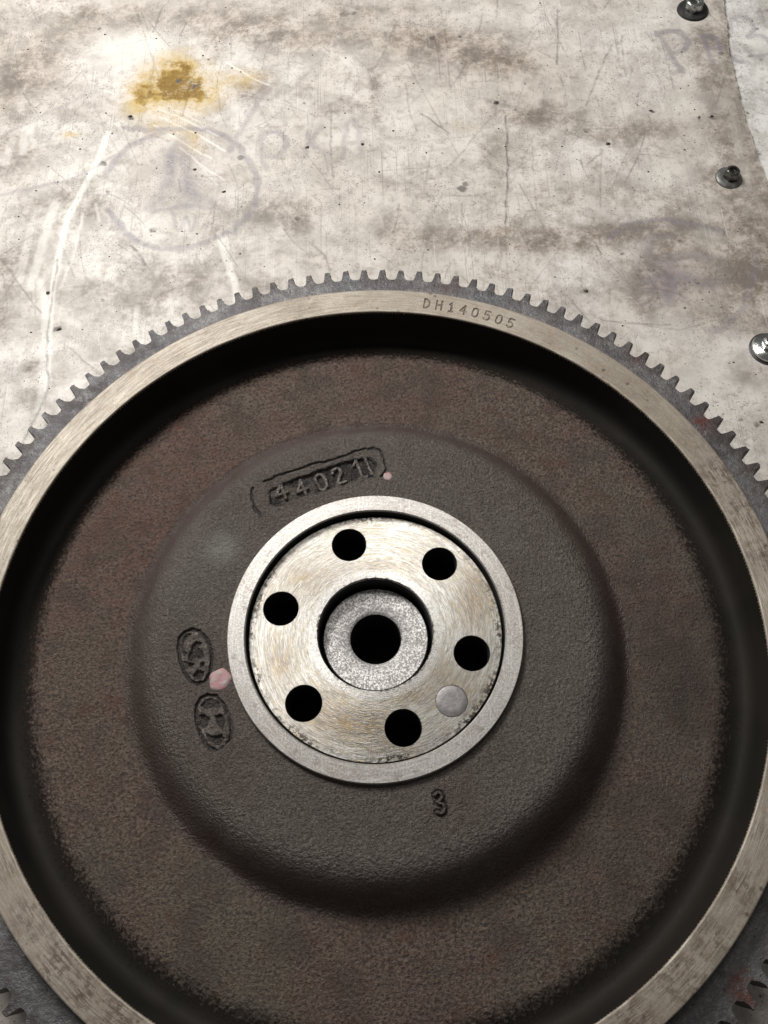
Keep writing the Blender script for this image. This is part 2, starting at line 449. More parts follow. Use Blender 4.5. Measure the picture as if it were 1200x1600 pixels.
def mat_sheet(name, base1, base2):
    m = NT(name)
    broad = m.noise(1.7, 4, 0.6); mid = m.noise(9, 7, 0.74, dist=0.25); fine = m.noise(42, 6, 0.78)
    grime = m.attr('grime'); ink = m.attr('ink'); oil = m.attr('oil'); wht = m.attr('scuff'); cut = m.attr('scratch')
    c = m.mix(m.ramp(broad, 0.35, 0.65), base1, base2)
    # general soil, blotched
    soil = m.math('MULTIPLY', m.ramp(mid, 0.38, 0.62), 0.55)
    c = m.mix(soil, c, (0.34, 0.305, 0.265))
    c = m.mix(m.ramp(fine, 0.50, 0.66, 0, 0.62), c, (0.27, 0.235, 0.205))
    g = m.math('MULTIPLY', grime, m.ramp(m.math('ADD', m.math('MULTIPLY', mid, 0.6), m.math('MULTIPLY', fine, 0.5)), 0.38, 0.66, 0.25, 1.2), clamp=True)
    c = m.mix(g, c, m.mix(m.ramp(mid, 0.4, 0.6), (0.260, 0.200, 0.155), (0.185, 0.155, 0.130)))
    # hairline scratches in several directions
    for ang, sx, sy, lo, hi, k, col in ((0.15, 260, 2.2, 0.62, 0.72, 0.50, (0.20, 0.17, 0.15)), (1.25, 230, 1.6, 0.63, 0.73, 0.5, (0.22, 0.19, 0.17)),
                                        (-0.7, 280, 2.6, 0.62, 0.72, 0.45, (0.20, 0.17, 0.15)), (0.45, 240, 1.5, 0.64, 0.74, 0.32, (0.86, 0.84, 0.8)),
                                        (1.9, 250, 2.0, 0.63, 0.73, 0.5, (0.21, 0.18, 0.16))):
        v = m.mapping(ang, (sx, sy, 1))
        wv = m.noise(1.0, 2, 0.5, vec=v)
        gate = m.ramp(m.noise(4.0, 2, 0.5, vec=m.mapping(ang, (1, 1, 1), (ang * 7, 3, 0))), 0.45, 0.62)
        c = m.mix(m.math('MULTIPLY', m.math('MULTIPLY', m.ramp(wv, lo, hi), gate), k), c, col)
    c = m.mix(m.math('MULTIPLY', wht, m.ramp(fine, 0.25, 0.6, 0.6, 1)), c, (0.86, 0.83, 0.77))
    c = m.mix(m.math('MULTIPLY', m.math('MULTIPLY', oil, 1.35), m.ramp(m.math('ADD', m.math('MULTIPLY', mid, 0.5), m.math('MULTIPLY', fine, 0.5)), 0.36, 0.60, 0.35, 1.1), clamp=True), c, m.mix(m.ramp(m.math('ADD', oil, m.math('MULTIPLY', m.math('SUBTRACT', fine, 0.5), 0.9)), 0.40, 1.15), (0.55, 0.385, 0.11), (0.20, 0.11, 0.012)))
    c = m.mix(m.math('MULTIPLY', ink, m.ramp(fine, 0.38, 0.64, 1.0, 0.4)), c, (0.200, 0.178, 0.208))
    c = m.mix(m.math('MULTIPLY', cut, m.ramp(m.noise(25, 3, 0.6), 0.35, 0.55, 0.35, 1.0)), c, (0.085, 0.072, 0.065))
    # specks of swarf ground into the plastic, clustered
    for sc_, lo, hi, a, b, k in ((30, 0.04, 0.10, 0.50, 0.60, 0.85), (62, 0.06, 0.16, 0.49, 0.57, 0.85), (120, 0.10, 0.26, 0.49, 0.58, 0.75)):
        v = m.voro(sc_, vec=m.mapping(0.3, (1, 1.25, 1), (sc_, 0, 0)))
        vn = m.math('ADD', v, m.math('MULTIPLY', m.math('SUBTRACT', m.noise(150, 2, 0.6), 0.5), 0.55))
        gate = m.ramp(m.noise(5.0, 3, 0.6, vec=m.mapping(0, (1, 1, 1), (0, sc_, 0))), a, b)
        c = m.mix(m.math('MULTIPLY', m.math('MULTIPLY', m.ramp(vn, lo, hi, 1, 0), gate), k), c, (0.060, 0.048, 0.042))
    h = m.math('ADD', m.math('MULTIPLY', fine, 0.5), m.math('MULTIPLY', cut, -1.0))
    nrm = m.bump(h, 0.25, 0.004)
    rr = m.math('ADD', m.ramp(mid, 0.3, 0.7, 0.34, 0.52), m.math('MULTIPLY', grime, 0.12))
    return m.done(c, rr, 0.0, nrm, 0.35)


M = dict(
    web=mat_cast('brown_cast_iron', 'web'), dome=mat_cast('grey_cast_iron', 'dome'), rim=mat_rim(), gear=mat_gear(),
    flank=mat_tooth_side(), face=mat_flange('brushed_flange_metal', 'face'), hubring=mat_flange('matte_ring_metal', 'hub_ring'),
    pilot=mat_flange('spotted_pilot_metal', 'pilot'),
    black=mat_plain('oily_black_bore', (0.004, 0.004, 0.0035), (0.008, 0.007, 0.006), 0.85),  # near-black puts the shade inside holes and grooves into their colour
    dowel=mat_plain('dull_grey_dowel', (0.22, 0.205, 0.20), (0.28, 0.265, 0.255), 0.5, 0.5, 90),
    pink=mat_plain('faded_pink_paint', (0.40, 0.19, 0.20), (0.36, 0.30, 0.28), 0.6, 0, 55, 1.0),
    sheet=mat_sheet('soiled_white_plastic', (0.585, 0.535, 0.478), (0.69, 0.65, 0.60)),
    sheet2=mat_sheet('cleaner_white_plastic', (0.72, 0.71, 0.68), (0.79, 0.78, 0.755)),
    wood=mat_plain('bench_board', (0.12, 0.09, 0.06), (0.18, 0.13, 0.09), 0.7, 0, 12),
    rubber=mat_plain('black_rubber_washer', (0.012, 0.012, 0.011), (0.03, 0.029, 0.027), 0.45, 0, 50),
    zinc=mat_plain('greased_zinc_washer', (0.11, 0.105, 0.10), (0.20, 0.195, 0.18), 0.45, 0.5, 40),
    darkbolt=mat_plain('oiled_bolt_steel', (0.10, 0.10, 0.095), (0.20, 0.195, 0.18), 0.28, 0.9, 50),
    chrome=mat_plain('bright_bolt_steel', (0.55, 0.56, 0.54), (0.72, 0.73, 0.71), 0.2, 1.0, 50),
    dirtychrome=mat_plain('dirty_bolt_steel', (0.16, 0.16, 0.155), (0.55, 0.56, 0.54), 0.28, 0.95, 45),
    crumb=mat_plain('dark_swarf', (0.02, 0.017, 0.015), (0.06, 0.05, 0.045), 0.6, 0.2, 50),
)

# ------------------------------------------------------------------ bench under the sheets
ZT = -0.25


def box(name, x0, x1, y0, y1, z0, z1, mat, parent=None):
    V = [(x, y, z) for z in (z0, z1) for y in (y0, y1) for x in (x0, x1)]
    F = [(0, 2, 3, 1), (4, 5, 7, 6), (0, 1, 5, 4), (1, 3, 7, 5), (3, 2, 6, 7), (2, 0, 4, 6)]
    return mesh_obj(name, V, F, mat, parent, smooth_shade=False)


bench = box('bench_top', -7, 7, -5, 7, ZT - 0.45, ZT - 0.030, M['wood'])
bench['kind'] = 'structure'

# the ragged edge of the upper sheet (plan position x as a function of y)
edge_px = [(1128, -60), (1131, 0), (1134, 30), (1139, 62), (1142, 92), (1150, 125), (1157, 152), (1166, 190), (1176, 222), (1186, 252), (1200, 292)]
E = [W(a, b) for a, b in edge_px]
ey = np.array([e[1] for e in E])[::-1]; ex = np.array([e[0] for e in E])[::-1]
ey = np.concatenate([[-5, 0.4, 1.2], ey, [3.6, 7]]); ex = np.concatenate([[1.62, 1.53, 1.455], ex, [1.50, 1.62]])


def edge_x(y):
    w = (fbm(y * 1.0, y * 0 + 3.1, 14, 4, 90) - 0.5) * 0.018 + (fbm(y, y * 0 + 1.1, 90, 2, 91) - 0.5) * 0.006
    return np.interp(y, ey, ex) + w


def blob(x, y, cx, cy, sx, sy, ang=0.0):
    c, s = math.cos(ang), math.sin(ang)
    u = (x - cx) * c + (y - cy) * s; v = -(x - cx) * s + (y - cy) * c
    return np.exp(-(u / sx) ** 2 - (v / sy) ** 2)


def pblob(x, y, px, py, wx, wy, ang=0.0):
    """soft patch centred at a measured point, half-widths given in the same measure"""
    c = W(px, py); a = W(px + wx, py); b = W(px, py + wy)
    return blob(x, y, c[0], c[1], abs(a[0] - c[0]), abs(b[1] - c[1]), ang)


def stroke(x, y, out, pts_px, width, amount, soft=0.5, wob=0.0):
    """adds a soft line to the layer, only touching the grid points near it"""
    pts = np.array(WL(curve_pts(pts_px, 5)))
    pad = width * 3 + 0.02
    m = (x > pts[:, 0].min() - pad) & (x < pts[:, 0].max() + pad) & (y > pts[:, 1].min() - pad) & (y < pts[:, 1].max() + pad)
    if not m.any(): return
    xx, yy = x[m], y[m]
    if wob: xx = xx + (vnoise(xx * 30, yy * 30, 5) - .5) * wob; yy = yy + (vnoise(xx * 30 + 9, yy * 30, 6) - .5) * wob
    d = seg_dist(xx, yy, [tuple(q) for q in pts])
    out[m] = np.maximum(out[m], amount * (1 - smooth(width * (1 - soft), width * (1 + soft), d)))


def build_layers(x, y):
    n1 = fbm(x, y, 2.2, 5, 11); n2 = fbm(x, y, 9, 4, 31); n3 = fbm(x, y, 34, 4, 51, .7)
    g = np.zeros_like(x)
    for (px, py, wx, wy, a, ang) in [
        (330, 28, 190, 22, .55, 0), (560, 60, 160, 26, .50, -.05), (680, 68, 90, 22, .95, -.1), (780, 95, 70, 18, .65, -.2),
        (60, 60, 110, 40, .30, .1), (40, 110, 90, 30, .55, .2), (20, 180, 40, 60, .35, 0), (150, 175, 40, 25, .45, 0), (400, 135, 40, 20, .5, 0),
        (850, 180, 55, 16, .8, -.1), (960, 205, 70, 18, .55, 0), (1040, 200, 60, 16, .45, 0),
        (630, 355, 60, 18, .45, 0), (720, 372, 110, 15, .95, 0), (870, 378, 70, 14, .85, .05), (950, 372, 40, 10, .8, .2),
        (440, 335, 50, 26, .60, 0), (470, 335, 14, 20, .75, 0), (380, 320, 70, 40, .35, 0), (300, 430, 50, 30, .45, 0),
        (1010, 355, 80, 10, .55, 0), (1050, 430, 60, 30, .55, 0), (1060, 420, 40, 40, .5, 0), (1010, 460, 50, 25, .35, 0),
        (1105, 105, 14, 30, .85, .1), (1110, 60, 18, 18, .75, 0), (1120, 190, 18, 50, .55, .1), (1140, 240, 14, 30, .45, 0),
        (1160, 340, 26, 50, 1.0, .1), (1175, 400, 26, 60, .95, 0), (1150, 430, 30, 50, .7, 0), (1185, 450, 20, 40, .6, 0), (1130, 500, 50, 25, .55, 0),
        (1180, 590, 40, 22, .65, 0), (1115, 275, 24, 18, .6, 0), (1190, 520, 20, 20, .65, 0),
        (0, 505, 16, 22, .9, 0), (50, 575, 14, 10, .8, 0), (30, 430, 60, 40, .25, 0), (160, 470, 50, 40, .25, 0), (230, 480, 40, 40, .3, 0),
        (590, 175, 10, 60, .35, 0), (780, 240, 60, 25, .35, 0), (560, 285, 60, 22, .30, 0), (150, 330, 60, 30, .40, .3), (100, 300, 60, 12, .45, .5),
        (420, 455, 60, 20, .4, 0), (520, 415, 60, 18, .4, 0), (800, 440, 60, 18, .35, 0),
        (30, 250, 60, 20, .35, .3), (560, 20, 60, 10, .6, 0), (140, 20, 12, 14, .65, 0), (620, 15, 60, 10, .25, 0),
    ]:
        g += a * 0.80 * pblob(x, y, px, py, wx * 1.1, wy * 1.15, ang)
    g = g * (0.35 + 1.0 * smooth(0.25, 0.7, n1)) * (0.55 + 0.9 * n2)
    g += 0.22 * smooth(0.46, 0.70, n1) * smooth(0.30, 0.66, n2) + 0.16 * smooth(0.45, 0.68, n2) * smooth(.36, .64, n3)
    g = g + .65 * np.exp(-(np.maximum(edge_x(y) - x, 0) / .045) ** 2) * (.4 + .9 * n2) * (x < edge_x(y) + .02)
    g = g * 1.1; g = 1.12 * g / (.34 + g) * (g > 0) * smooth(0, .5, g) ** .5

    oil = 1.25 * pblob(x, y, 268, 125, 44, 34) + 0.75 * pblob(x, y, 225, 150, 34, 24) + 0.55 * pblob(x, y, 320, 150, 34, 24) + \
        0.42 * pblob(x, y, 380, 125, 50, 20) + 0.35 * pblob(x, y, 250, 190, 60, 26) + 0.30 * pblob(x, y, 300, 225, 26, 26) + 0.6 * pblob(x, y, 110, 210, 14, 6) + \
        1.1 * pblob(x, y, 290, 140, 20, 12) + .18 * pblob(x, y, 720, 200, 40, 20) + .15 * pblob(x, y, 280, 90, 60, 20)
    ox = x + (n3 - .5) * .06
    oil = oil * (0.62 + 0.62 * smooth(0.28, 0.72, fbm(ox, y, 14, 5, 71, .65))) * (0.6 + 0.8 * n3)
    oil = np.clip(oil - 0.10, 0, 1)

    ink = np.zeros_like(x)
    S = lambda pts, w, a, soft=.6: stroke(x, y, ink, pts, w, a, soft, .012)
    # big faded ring with an A inside, then letters
    S([(195, 200), (240, 203), (300, 200), (350, 212), (385, 245), (402, 290), (392, 330), (360, 360), (310, 382), (260, 388), (215, 378), (190, 355), (170, 330)], .012, .62)
    S([(165, 275), (185, 245), (215, 222), (262, 204)], .012, .6)
    S([(0, 215), (60, 185), (130, 150)], .007, .3)
    S([(0, 305), (60, 292), (110, 280), (160, 255), (215, 220)], .007, .5)
    S([(360, 235), (375, 205), (400, 165), (420, 140)], .012, .5)
    S([(235, 325), (255, 300), (270, 235), (285, 225), (300, 300), (330, 320)], .022, .40, .9)
    S([(240, 330), (290, 322), (345, 325)], .012, .50)
    S([(268, 330), (278, 362), (290, 340), (300, 362), (306, 338)], .007, .45)
    ink += .35 * pblob(x, y, 290, 290, 26, 22) + .30 * pblob(x, y, 265, 250, 22, 22) + .25 * pblob(x, y, 310, 310, 34, 12)
    S([(410, 205), (408, 235), (415, 265)], .011, .45); S([(408, 212), (430, 205), (448, 222), (438, 242), (415, 244)], .011, .5)
    S([(480, 205), (482, 225), (478, 245)], .011, .45); S([(505, 198), (484, 222), (512, 240)], .011, .42)
    S([(535, 245), (545, 190), (560, 200), (566, 245)], .011, .45); S([(540, 225), (562, 222)], .010, .4)
    # P A 3 near the corner
    S([(1028, 52), (1042, 72), (1054, 92), (1066, 112)], .012, .8); S([(1028, 55), (1044, 48), (1062, 50), (1075, 64), (1070, 78), (1054, 84)], .012, .9)
    S([(1098, 56), (1106, 78), (1112, 98)], .012, .75); S([(1100, 55), (1120, 62), (1130, 78)], .010, .65); S([(1107, 77), (1130, 74)], .010, .7)
    # stamp-like oval with dark letters at the right
    S([(955, 372), (985, 350), (1030, 343), (1080, 350), (1130, 362)], .010, .6); S([(990, 360), (1030, 353), (1090, 358)], .007, .4)
    S([(1015, 370), (1012, 395)], .016, .4, .9); S([(1015, 372), (1050, 366)], .012, .3)
    S([(1030, 410), (1070, 400), (1120, 405)], .020, .42, .9); S([(1010, 440), (1060, 430), (1110, 450)], .018, .40, .9); S([(1050, 400), (1045, 470)], .02, .35, .9)
    S([(1180, 395), (1178, 430), (1165, 470), (1140, 505), (1110, 520)], .012, .45)
    ink += .34 * pblob(x, y, 1060, 440, 55, 28) + .25 * pblob(x, y, 1035, 465, 40, 22)
    ink = np.clip(1.05 * ink * (0.5 + 0.9 * n2), 0, .85)

    wht = np.zeros_like(x)
    for pts, w, a in [
        ([(168, 208), (150, 255), (125, 305), (105, 345), (92, 400), (84, 440)], .011, .85), ([(84, 440), (78, 500), (76, 560), (72, 610)], .010, .8),
        ([(62, 440), (70, 480), (68, 560), (62, 640)], .012, .55), ([(85, 320), (65, 385), (48, 450)], .016, .6), ([(60, 325), (42, 380), (30, 440)], .013, .40),
        ([(38, 200), (36, 238)], .016, .6), ([(18, 222), (8, 255)], .016, .45), ([(48, 195), (50, 220)], .010, .4),
        ([(342, 365), (352, 400), (366, 440), (370, 470)], .012, .8), ([(352, 370), (358, 400)], .008, .6), ([(215, 480), (212, 520), (220, 540)], .010, .4),
        ([(235, 165), (290, 188), (340, 212)], .004, .8), ([(250, 182), (300, 206), (352, 236)], .004, .8), ([(240, 195), (285, 222), (330, 248)], .004, .7), ([(262, 165), (315, 192)], .003, .6),
        ([(280, 230), (320, 262), (350, 282)], .004, .6), ([(355, 98), (395, 122), (420, 132)], .004, .7), ([(305, 250), (340, 290)], .003, .5),
        ([(130, 335), (115, 400), (95, 450)], .005, .5), ([(150, 320), (155, 345)], .006, .5)]:
        stroke(x, y, wht, pts, w, a, .5, .006)
    for (px, py, wx, wy, a) in [(200, 85, 70, 30, .75), (220, 62, 60, 18, .5), (250, 345, 20, 12, .5), (290, 350, 14, 10, .6), (540, 90, 90, 22, .45), (400, 100, 60, 14, .4),
                               (800, 25, 40, 14, .3), (1010, 30, 45, 20, .4), (640, 160, 40, 25, .4), (720, 165, 40, 25, .35), (900, 230, 40, 14, .3), (1070, 165, 40, 26, .45),
                               (1030, 275, 50, 25, .45), (1050, 520, 60, 30, .55), (1090, 600, 50, 30, .45), (900, 430, 60, 14, .3), (450, 130, 40, 25, .3), (30, 40, 40, 20, .25), (1120, 560, 40, 30, .4), (545, 205, 9, 14, .6)]:
        wht += a * pblob(x, y, px, py, wx, wy) * (0.2 + 1.1 * n2)
    wht = np.clip(wht * .72, 0, 1)

    cut = np.zeros_like(x)
    for pts, w, a in [
        ([(265, 0), (248, 22), (240, 50)], .0035, .6), ([(790, 182), (793, 260), (791, 310), (789, 350)], .004, .95), ([(789, 350), (793, 440)], .003, .4),
        ([(870, 15), (871, 60), (869, 100)], .004, .7), ([(955, 70), (935, 115), (915, 165)], .004, .6), ([(205, 385), (218, 400), (228, 415)], .005, .9),
        ([(656, 177), (675, 188), (700, 208)], .004, .7), ([(634, 130), (638, 165), (650, 205)], .004, .35), ([(518, 170), (516, 220), (520, 275)], .004, .5),
        ([(700, 262), (740, 215), (775, 175)], .003, .5), ([(915, 255), (942, 238)], .004, .6), ([(805, 302), (840, 310), (870, 306)], .003, .35),
        ([(895, 203), (960, 201), (1030, 204)], .003, .45), ([(995, 240), (1050, 247)], .0035, .5), ([(200, 270), (145, 165), (130, 150)], .0025, .3),
        ([(870, 115), (880, 130), (885, 165)], .003, .4), ([(970, 60), (978, 120)], .003, .35), ([(0, 402), (35, 450), (65, 490)], .0035, .6),
        ([(90, 405), (86, 440), (77, 500), (74, 560), (75, 600), (62, 640), (45, 670), (38, 692)], .0045, .75), ([(340, 210), (330, 255)], .0025, .3), ([(100, 535), (145, 575)], .003, .55),
        ([(488, 380), (508, 402), (512, 420)], .0045, .5), ([(925, 374), (940, 395)], .004, .7), ([(830, 220), (838, 330)], .003, .3),
        ([(605, 215), (660, 220), (740, 212)], .0025, .3), ([(240, 85), (236, 130), (225, 170)], .003, .35), ([(940, 500), (1000, 505), (1045, 508)], .0035, .55),
        ([(1000, 505), (1060, 515), (1120, 500)], .003, .4), ([(1130, 360), (1140, 375), (1160, 380)], .004, .5), ([(440, 245), (460, 300)], .003, .35),
        ([(0, 400), (20, 425)], .003, .5), ([(590, 100), (578, 112)], .003, .6), ([(30, 330), (50, 348)], .003, .5), ([(385, 300), (372, 330)], .003, .35)]:
        stroke(x, y, cut, pts, w * .85, a * .8, .7, .008)
    r = np.random.default_rng(5)
    for i in range(420):
        px, py = r.uniform(0, 1160), r.uniform(0, 480)
        a = r.normal(1.45, .75); L = r.uniform(4, 50) * (1.8 if i % 11 == 0 else .8)
        dx, dy = math.cos(a) * L, math.sin(a) * L
        bx, by = r.normal(0, L * .06), r.normal(0, L * .06)
        stroke(x, y, cut, [(px - dx, py - dy), (px + bx, py + by), (px + dx, py + dy)], r.uniform(.0014, .0028), r.uniform(.08, .42) * (1.6 if i % 13 == 0 else 1), .8)
    # isolated dark chips and smears
    for px, py, s, a in [(204, 182, 5, .95), (278, 128, 5, .9), (300, 137, 6, .9), (309, 134, 4, .9), (160, 257, 6, .8), (375, 248, 6, .75), (566, 225, 5, .85), (240, 360, 6, .9), (466, 342, 5, .8),
                         (92, 515, 6, 1), (75, 458, 3.5, 1), (775, 160, 5, .8), (722, 295, 7, .75), (728, 288, 5, .7), (1112, 182, 4, .9), (1092, 183, 3.5, .8), (1017, 173, 3.5, .9), (1126, 85, 5, .6),
                         (678, 58, 4, .8), (720, 57, 3, .8), (540, 22, 8, .5), (553, 21, 5, .6), (914, 175, 5, .7), (1145, 228, 5, .5), (914, 453, 7, .6), (1092, 445, 3, .8), (1060, 375, 4, .6), (906, 435, 5, .5),
                         (1156, 655, 4, .7), (1180, 660, 6, .8), (160, 470, 3, .8), (327, 92, 2.5, .9), (337, 73, 2.5, .8), (118, 35, 4, .6), (155, 45, 3, .7), (476, 162, 2.5, .9), (87, 139, 3, .6),
                         (820, 132, 3, .7), (970, 395, 3, .7), (1020, 420, 3, .7), (557, 416, 5, .5), (170, 300, 3, .6), (306, 275, 3, .5), (1190, 220, 4, .6), (915, 205, 4, .7), (968, 117, 3, .4)]:
        c = W(px, py); m = (np.abs(x - c[0]) < .06) & (np.abs(y - c[1]) < .06)
        if not m.any(): continue
        q = pblob(x[m] + (n3[m] - .5) * .03, y[m] + (n2[m] - .5) * .03, px, py, s, s * .75)
        cut[m] = np.maximum(cut[m], a * smooth(.25, .6, q))
    return dict(grime=g, oil=oil, ink=ink, scuff=wht, scratch=cut)


def sheet_mesh(name, xs_fn, ys, mat, ztop, thick, waves):
    """a thin sheet: xs_fn(y row) gives the x of every column, closed with real edges and an underside"""
    X = np.stack([xs_fn(y) for y in ys]); Y = np.repeat(np.array(ys)[:, None], X.shape[1], 1)
    Z = ztop + waves * (fbm(X, Y, 1.3, 3, 77) - 0.5)
    lay = build_layers(X.ravel(), Y.ravel())
    nu, nv = X.shape
    V = np.stack([X, Y, Z], -1).reshape(-1, 3)
    F = grid_faces(nu, nv)[:, ::-1]
    # rim loop -> sides and underside
    idx = lambda u, v: u * nv + v
    loop = [idx(0, v) for v in range(nv)] + [idx(u, nv - 1) for u in range(1, nu)] + [idx(nu - 1, v) for v in range(nv - 2, -1, -1)] + [idx(u, 0) for u in range(nu - 2, 0, -1)]
    loop = np.array(loop)
    low = V[loop].copy(); low[:, 2] -= thick
    base = len(V); k = len(loop)
    nx = np.roll(np.arange(k), -1)
    S = np.stack([loop, base + np.arange(k), base + nx, loop[nx]], -1)
    V = np.concatenate([V, low]); F = np.concatenate([F, S])
    at = {q: np.concatenate([a, a[loop]]) for q, a in lay.items()}
    return mesh_obj(name, V, F, mat, None, at)


def label(o, text, cat, group=None):
    o['label'] = text; o['category'] = cat
    if group: o['group'] = group
    return o


ys = np.concatenate([np.linspace(-5, -1.7, 12), np.arange(-1.6, 0.45, 0.02), np.arange(0.45, 2.86, 0.0042), np.linspace(2.9, 7, 14)])
xc = np.concatenate([[-7, -5, -3.5, -2.5, -2.0, -1.75], np.arange(-1.6, 1.40, 0.0042)])


def xs_left(y):
    e = float(edge_x(np.array([y]))[0])
    tail = np.linspace(0, 1, 60)[1:]
    return np.concatenate([xc, xc[-1] + (e - xc[-1]) * tail])


s1 = sheet_mesh('cover_sheet', xs_left, ys, M['sheet'], ZT, 0.014, 0.004)
label(s1, 'large soiled white plastic sheet with an amber oil stain, lying under the flywheel', 'plastic sheet')
xr = np.concatenate([np.linspace(1.20, 1.36, 8), np.arange(1.37, 1.75, 0.0045), np.linspace(1.8, 7, 14)])
ys2 = np.concatenate([np.linspace(-5, 1.0, 30), np.arange(1.02, 2.86, 0.0045), np.linspace(2.9, 7, 14)])


def layers_right(x, y):
    n1 = fbm(x, y, 2.2, 5, 211); n2 = fbm(x, y, 9, 4, 231); n3 = fbm(x, y, 40, 3, 251)
    g = 0.35 * smooth(.5, .7, n1) * n2 + .28 * pblob(x, y, 1175, 160, 20, 20) + .25 * pblob(x, y, 1195, 5, 16, 22)
    ink = np.zeros_like(x)
    stroke(x, y, ink, [(1144, 40), (1146, 26), (1160, 20), (1176, 26), (1181, 40), (1172, 52), (1190, 50), (1204, 60), (1206, 76), (1194, 82), (1178, 80), (1166, 70)], .010, .6, .5, .01)
    stroke(x, y, ink, [(1144, 82), (1152, 88), (1162, 91)], .011, .8, .5, .01)
    stroke(x, y, ink, [(1188, 10), (1196, 28), (1206, 40)], .010, .5, .5, .01)
    cut = np.zeros_like(x)
    r = np.random.default_rng(15)
    for i in range(60):
        px, py = r.uniform(1135, 1260), r.uniform(-40, 300); s = r.uniform(1, 3.0)
        c = W(px, py); m = (np.abs(x - c[0]) < .03) & (np.abs(y - c[1]) < .03)
        if m.any(): cut[m] = np.maximum(cut[m], r.uniform(.3, .8) * smooth(.25, .6, pblob(x[m] + (n3[m] - .5) * .02, y[m], px, py, s * 1.3, s)))
    z = np.zeros_like(x)
    return dict(grime=np.clip(g, 0, 1), oil=z, ink=ink * (.5 + .8 * n2), scuff=.5 * smooth(.4, .7, n2), scratch=cut)


_bl = build_layers
build_layers = layers_right
s2 = sheet_mesh('cover_sheet', lambda y: xr, ys2, M['sheet2'], ZT - 0.0165, 0.011, 0.003)
build_layers = _bl
label(s2, 'cleaner white plastic sheet slipped under the ragged right-hand edge of the soiled sheet', 'plastic sheet')


# ------------------------------------------------------------------ bolts along the sheet edge
def prof(name, pts, mat, parent, n=64):
    o = lathe(name, pts, mat, parent, th=np.linspace(0, 2 * PI, n + 1)[:-1]); sharp_by_angle(o, 35); return o


def hex_head(name, r, z0, h, mat, parent, recess=0.0, flat=0.86):
    """bevelled hexagon prism with chamfered top and an optional dished middle"""
    rings = []
    def ring(rad, z, rot=0.0, circ=0.0):
        out = []
        for k in range(24):
            a = k * PI / 12 + rot
            hexr = rad * math.cos(PI / 6) / math.cos(((a % (PI / 3)) - PI / 6))
            rr = hexr * (1 - circ) + rad * 0.88 * circ
            out.append((rr * math.cos(a), rr * math.sin(a), z))
        return out
    rings = [ring(r, z0), ring(r, z0 + h * 0.78), ring(r * 0.965, z0 + h * 0.90, circ=.5), ring(r * flat, z0 + h, circ=1)]
    if recess:
        rings += [ring(r * 0.62, z0 + h, circ=1), ring(r * 0.52, z0 + h - recess, circ=1), ring(r * .2, z0 + h - recess * 1.15, circ=1)]
    V = [v for q in rings for v in q]; F = []
    for i in range(len(rings) - 1):
        for k in range(24):
            k2 = (k + 1) % 24
            F.append((i * 24 + k, i * 24 + k2, (i + 1) * 24 + k2, (i + 1) * 24 + k))
    F.append(tuple((len(rings) - 1) * 24 + k for k in range(24)))
    o = mesh_obj(name, V, F, mat, parent); sharp_by_angle(o, 25); return o


def bolt(px, py, text, kind, rz=0.3, tilt=(0, 0)):
    t = bpy.data.objects.new('hex_bolt', None); sc.collection.objects.link(t)
    x, y = W(px, py); t.location = (x, y, ZT + 0.001); t.rotation_euler = (tilt[0], tilt[1], rz)
    t.empty_display_size = 0.05
    label(t, text, 'bolt')
    if kind == 'black':
        prof('washer', [(0.060, -0.012), (0.062, 0.002), (0.056, 0.010), (0.040, 0.014), (0.010, 0.014)], M['rubber'], t)
        hex_head('bolt_head', 0.037, 0.014, 0.034, M['dirtychrome'], t, 0.010)
    elif kind == 'grey':
        prof('washer', [(0.049, -0.012), (0.049, 0.003), (0.045, 0.007), (0.034, 0.010), (0.006, 0.010)], M['zinc'], t)
        hex_head('bolt_head', 0.028, 0.011, 0.030, M['darkbolt'], t, 0.009)
    else:
        prof('washer', [(0.062, -0.012), (0.062, 0.002), (0.050, 0.008), (0.040, 0.009), (0.006, 0.009)], M['rubber'], t)
        prof('flange', [(0.056, 0.009), (0.054, 0.014), (0.040, 0.021), (0.028, 0.024), (0.004, 0.024)], M['chrome'], t)
        hex_head('bolt_head', 0.030, 0.023, 0.026, M['chrome'], t, 0.010)


bolt(1082, 17, 'bright hex bolt on a black rubber washer, topmost of the three bolts', 'black', .25, (.05, -.05))
bolt(1139, 279, 'dark oiled hex bolt on a flat grey washer, middle one of the three bolts', 'grey', .1, (.04, .08))
bolt(1200, 546, 'shiny flanged bolt at the right border of the photo, lowest of the three bolts', 'shiny', .5)

# ------------------------------------------------------------------ loose crumbs of swarf
V = []; F = []
r = np.random.default_rng(21)
spots = [(92, 515), (75, 458), (204, 182), (1112, 182), (1092, 183), (1017, 173), (566, 226), (305, 265), (1190, 660), (950, 225), (775, 160), (350, 300), (480, 230), (915, 455)]
for i in range(130):
    if i < len(spots): px, py = spots[i]; s = r.uniform(.004, .0075)
    else: px, py = r.uniform(5, 1150), r.uniform(5, 640); s = r.uniform(.0012, .0036)
    x, y = W(px, py)
    if math.hypot(x, y) < 1.24: continue
    b = len(V); a0 = r.uniform(0, 6.28)
    for k in range(6):
        a = a0 + k * PI / 3; q = s * r.uniform(.6, 1.3)
        V.append((x + q * math.cos(a) * 1.3, y + q * math.sin(a), ZT + .001))
    V.append((x + r.uniform(-.3, .3) * s, y, ZT + .002 + s * .4))
    F += [(b + k, b + (k + 1) % 6, b + 6) for k in range(6)]
o = mesh_obj('swarf_crumbs', V, F, M['crumb'], smooth_shade=False); o['kind'] = 'stuff'
label(o, 'small dark crumbs of dirt and swarf scattered over the soiled white sheet', 'dirt')

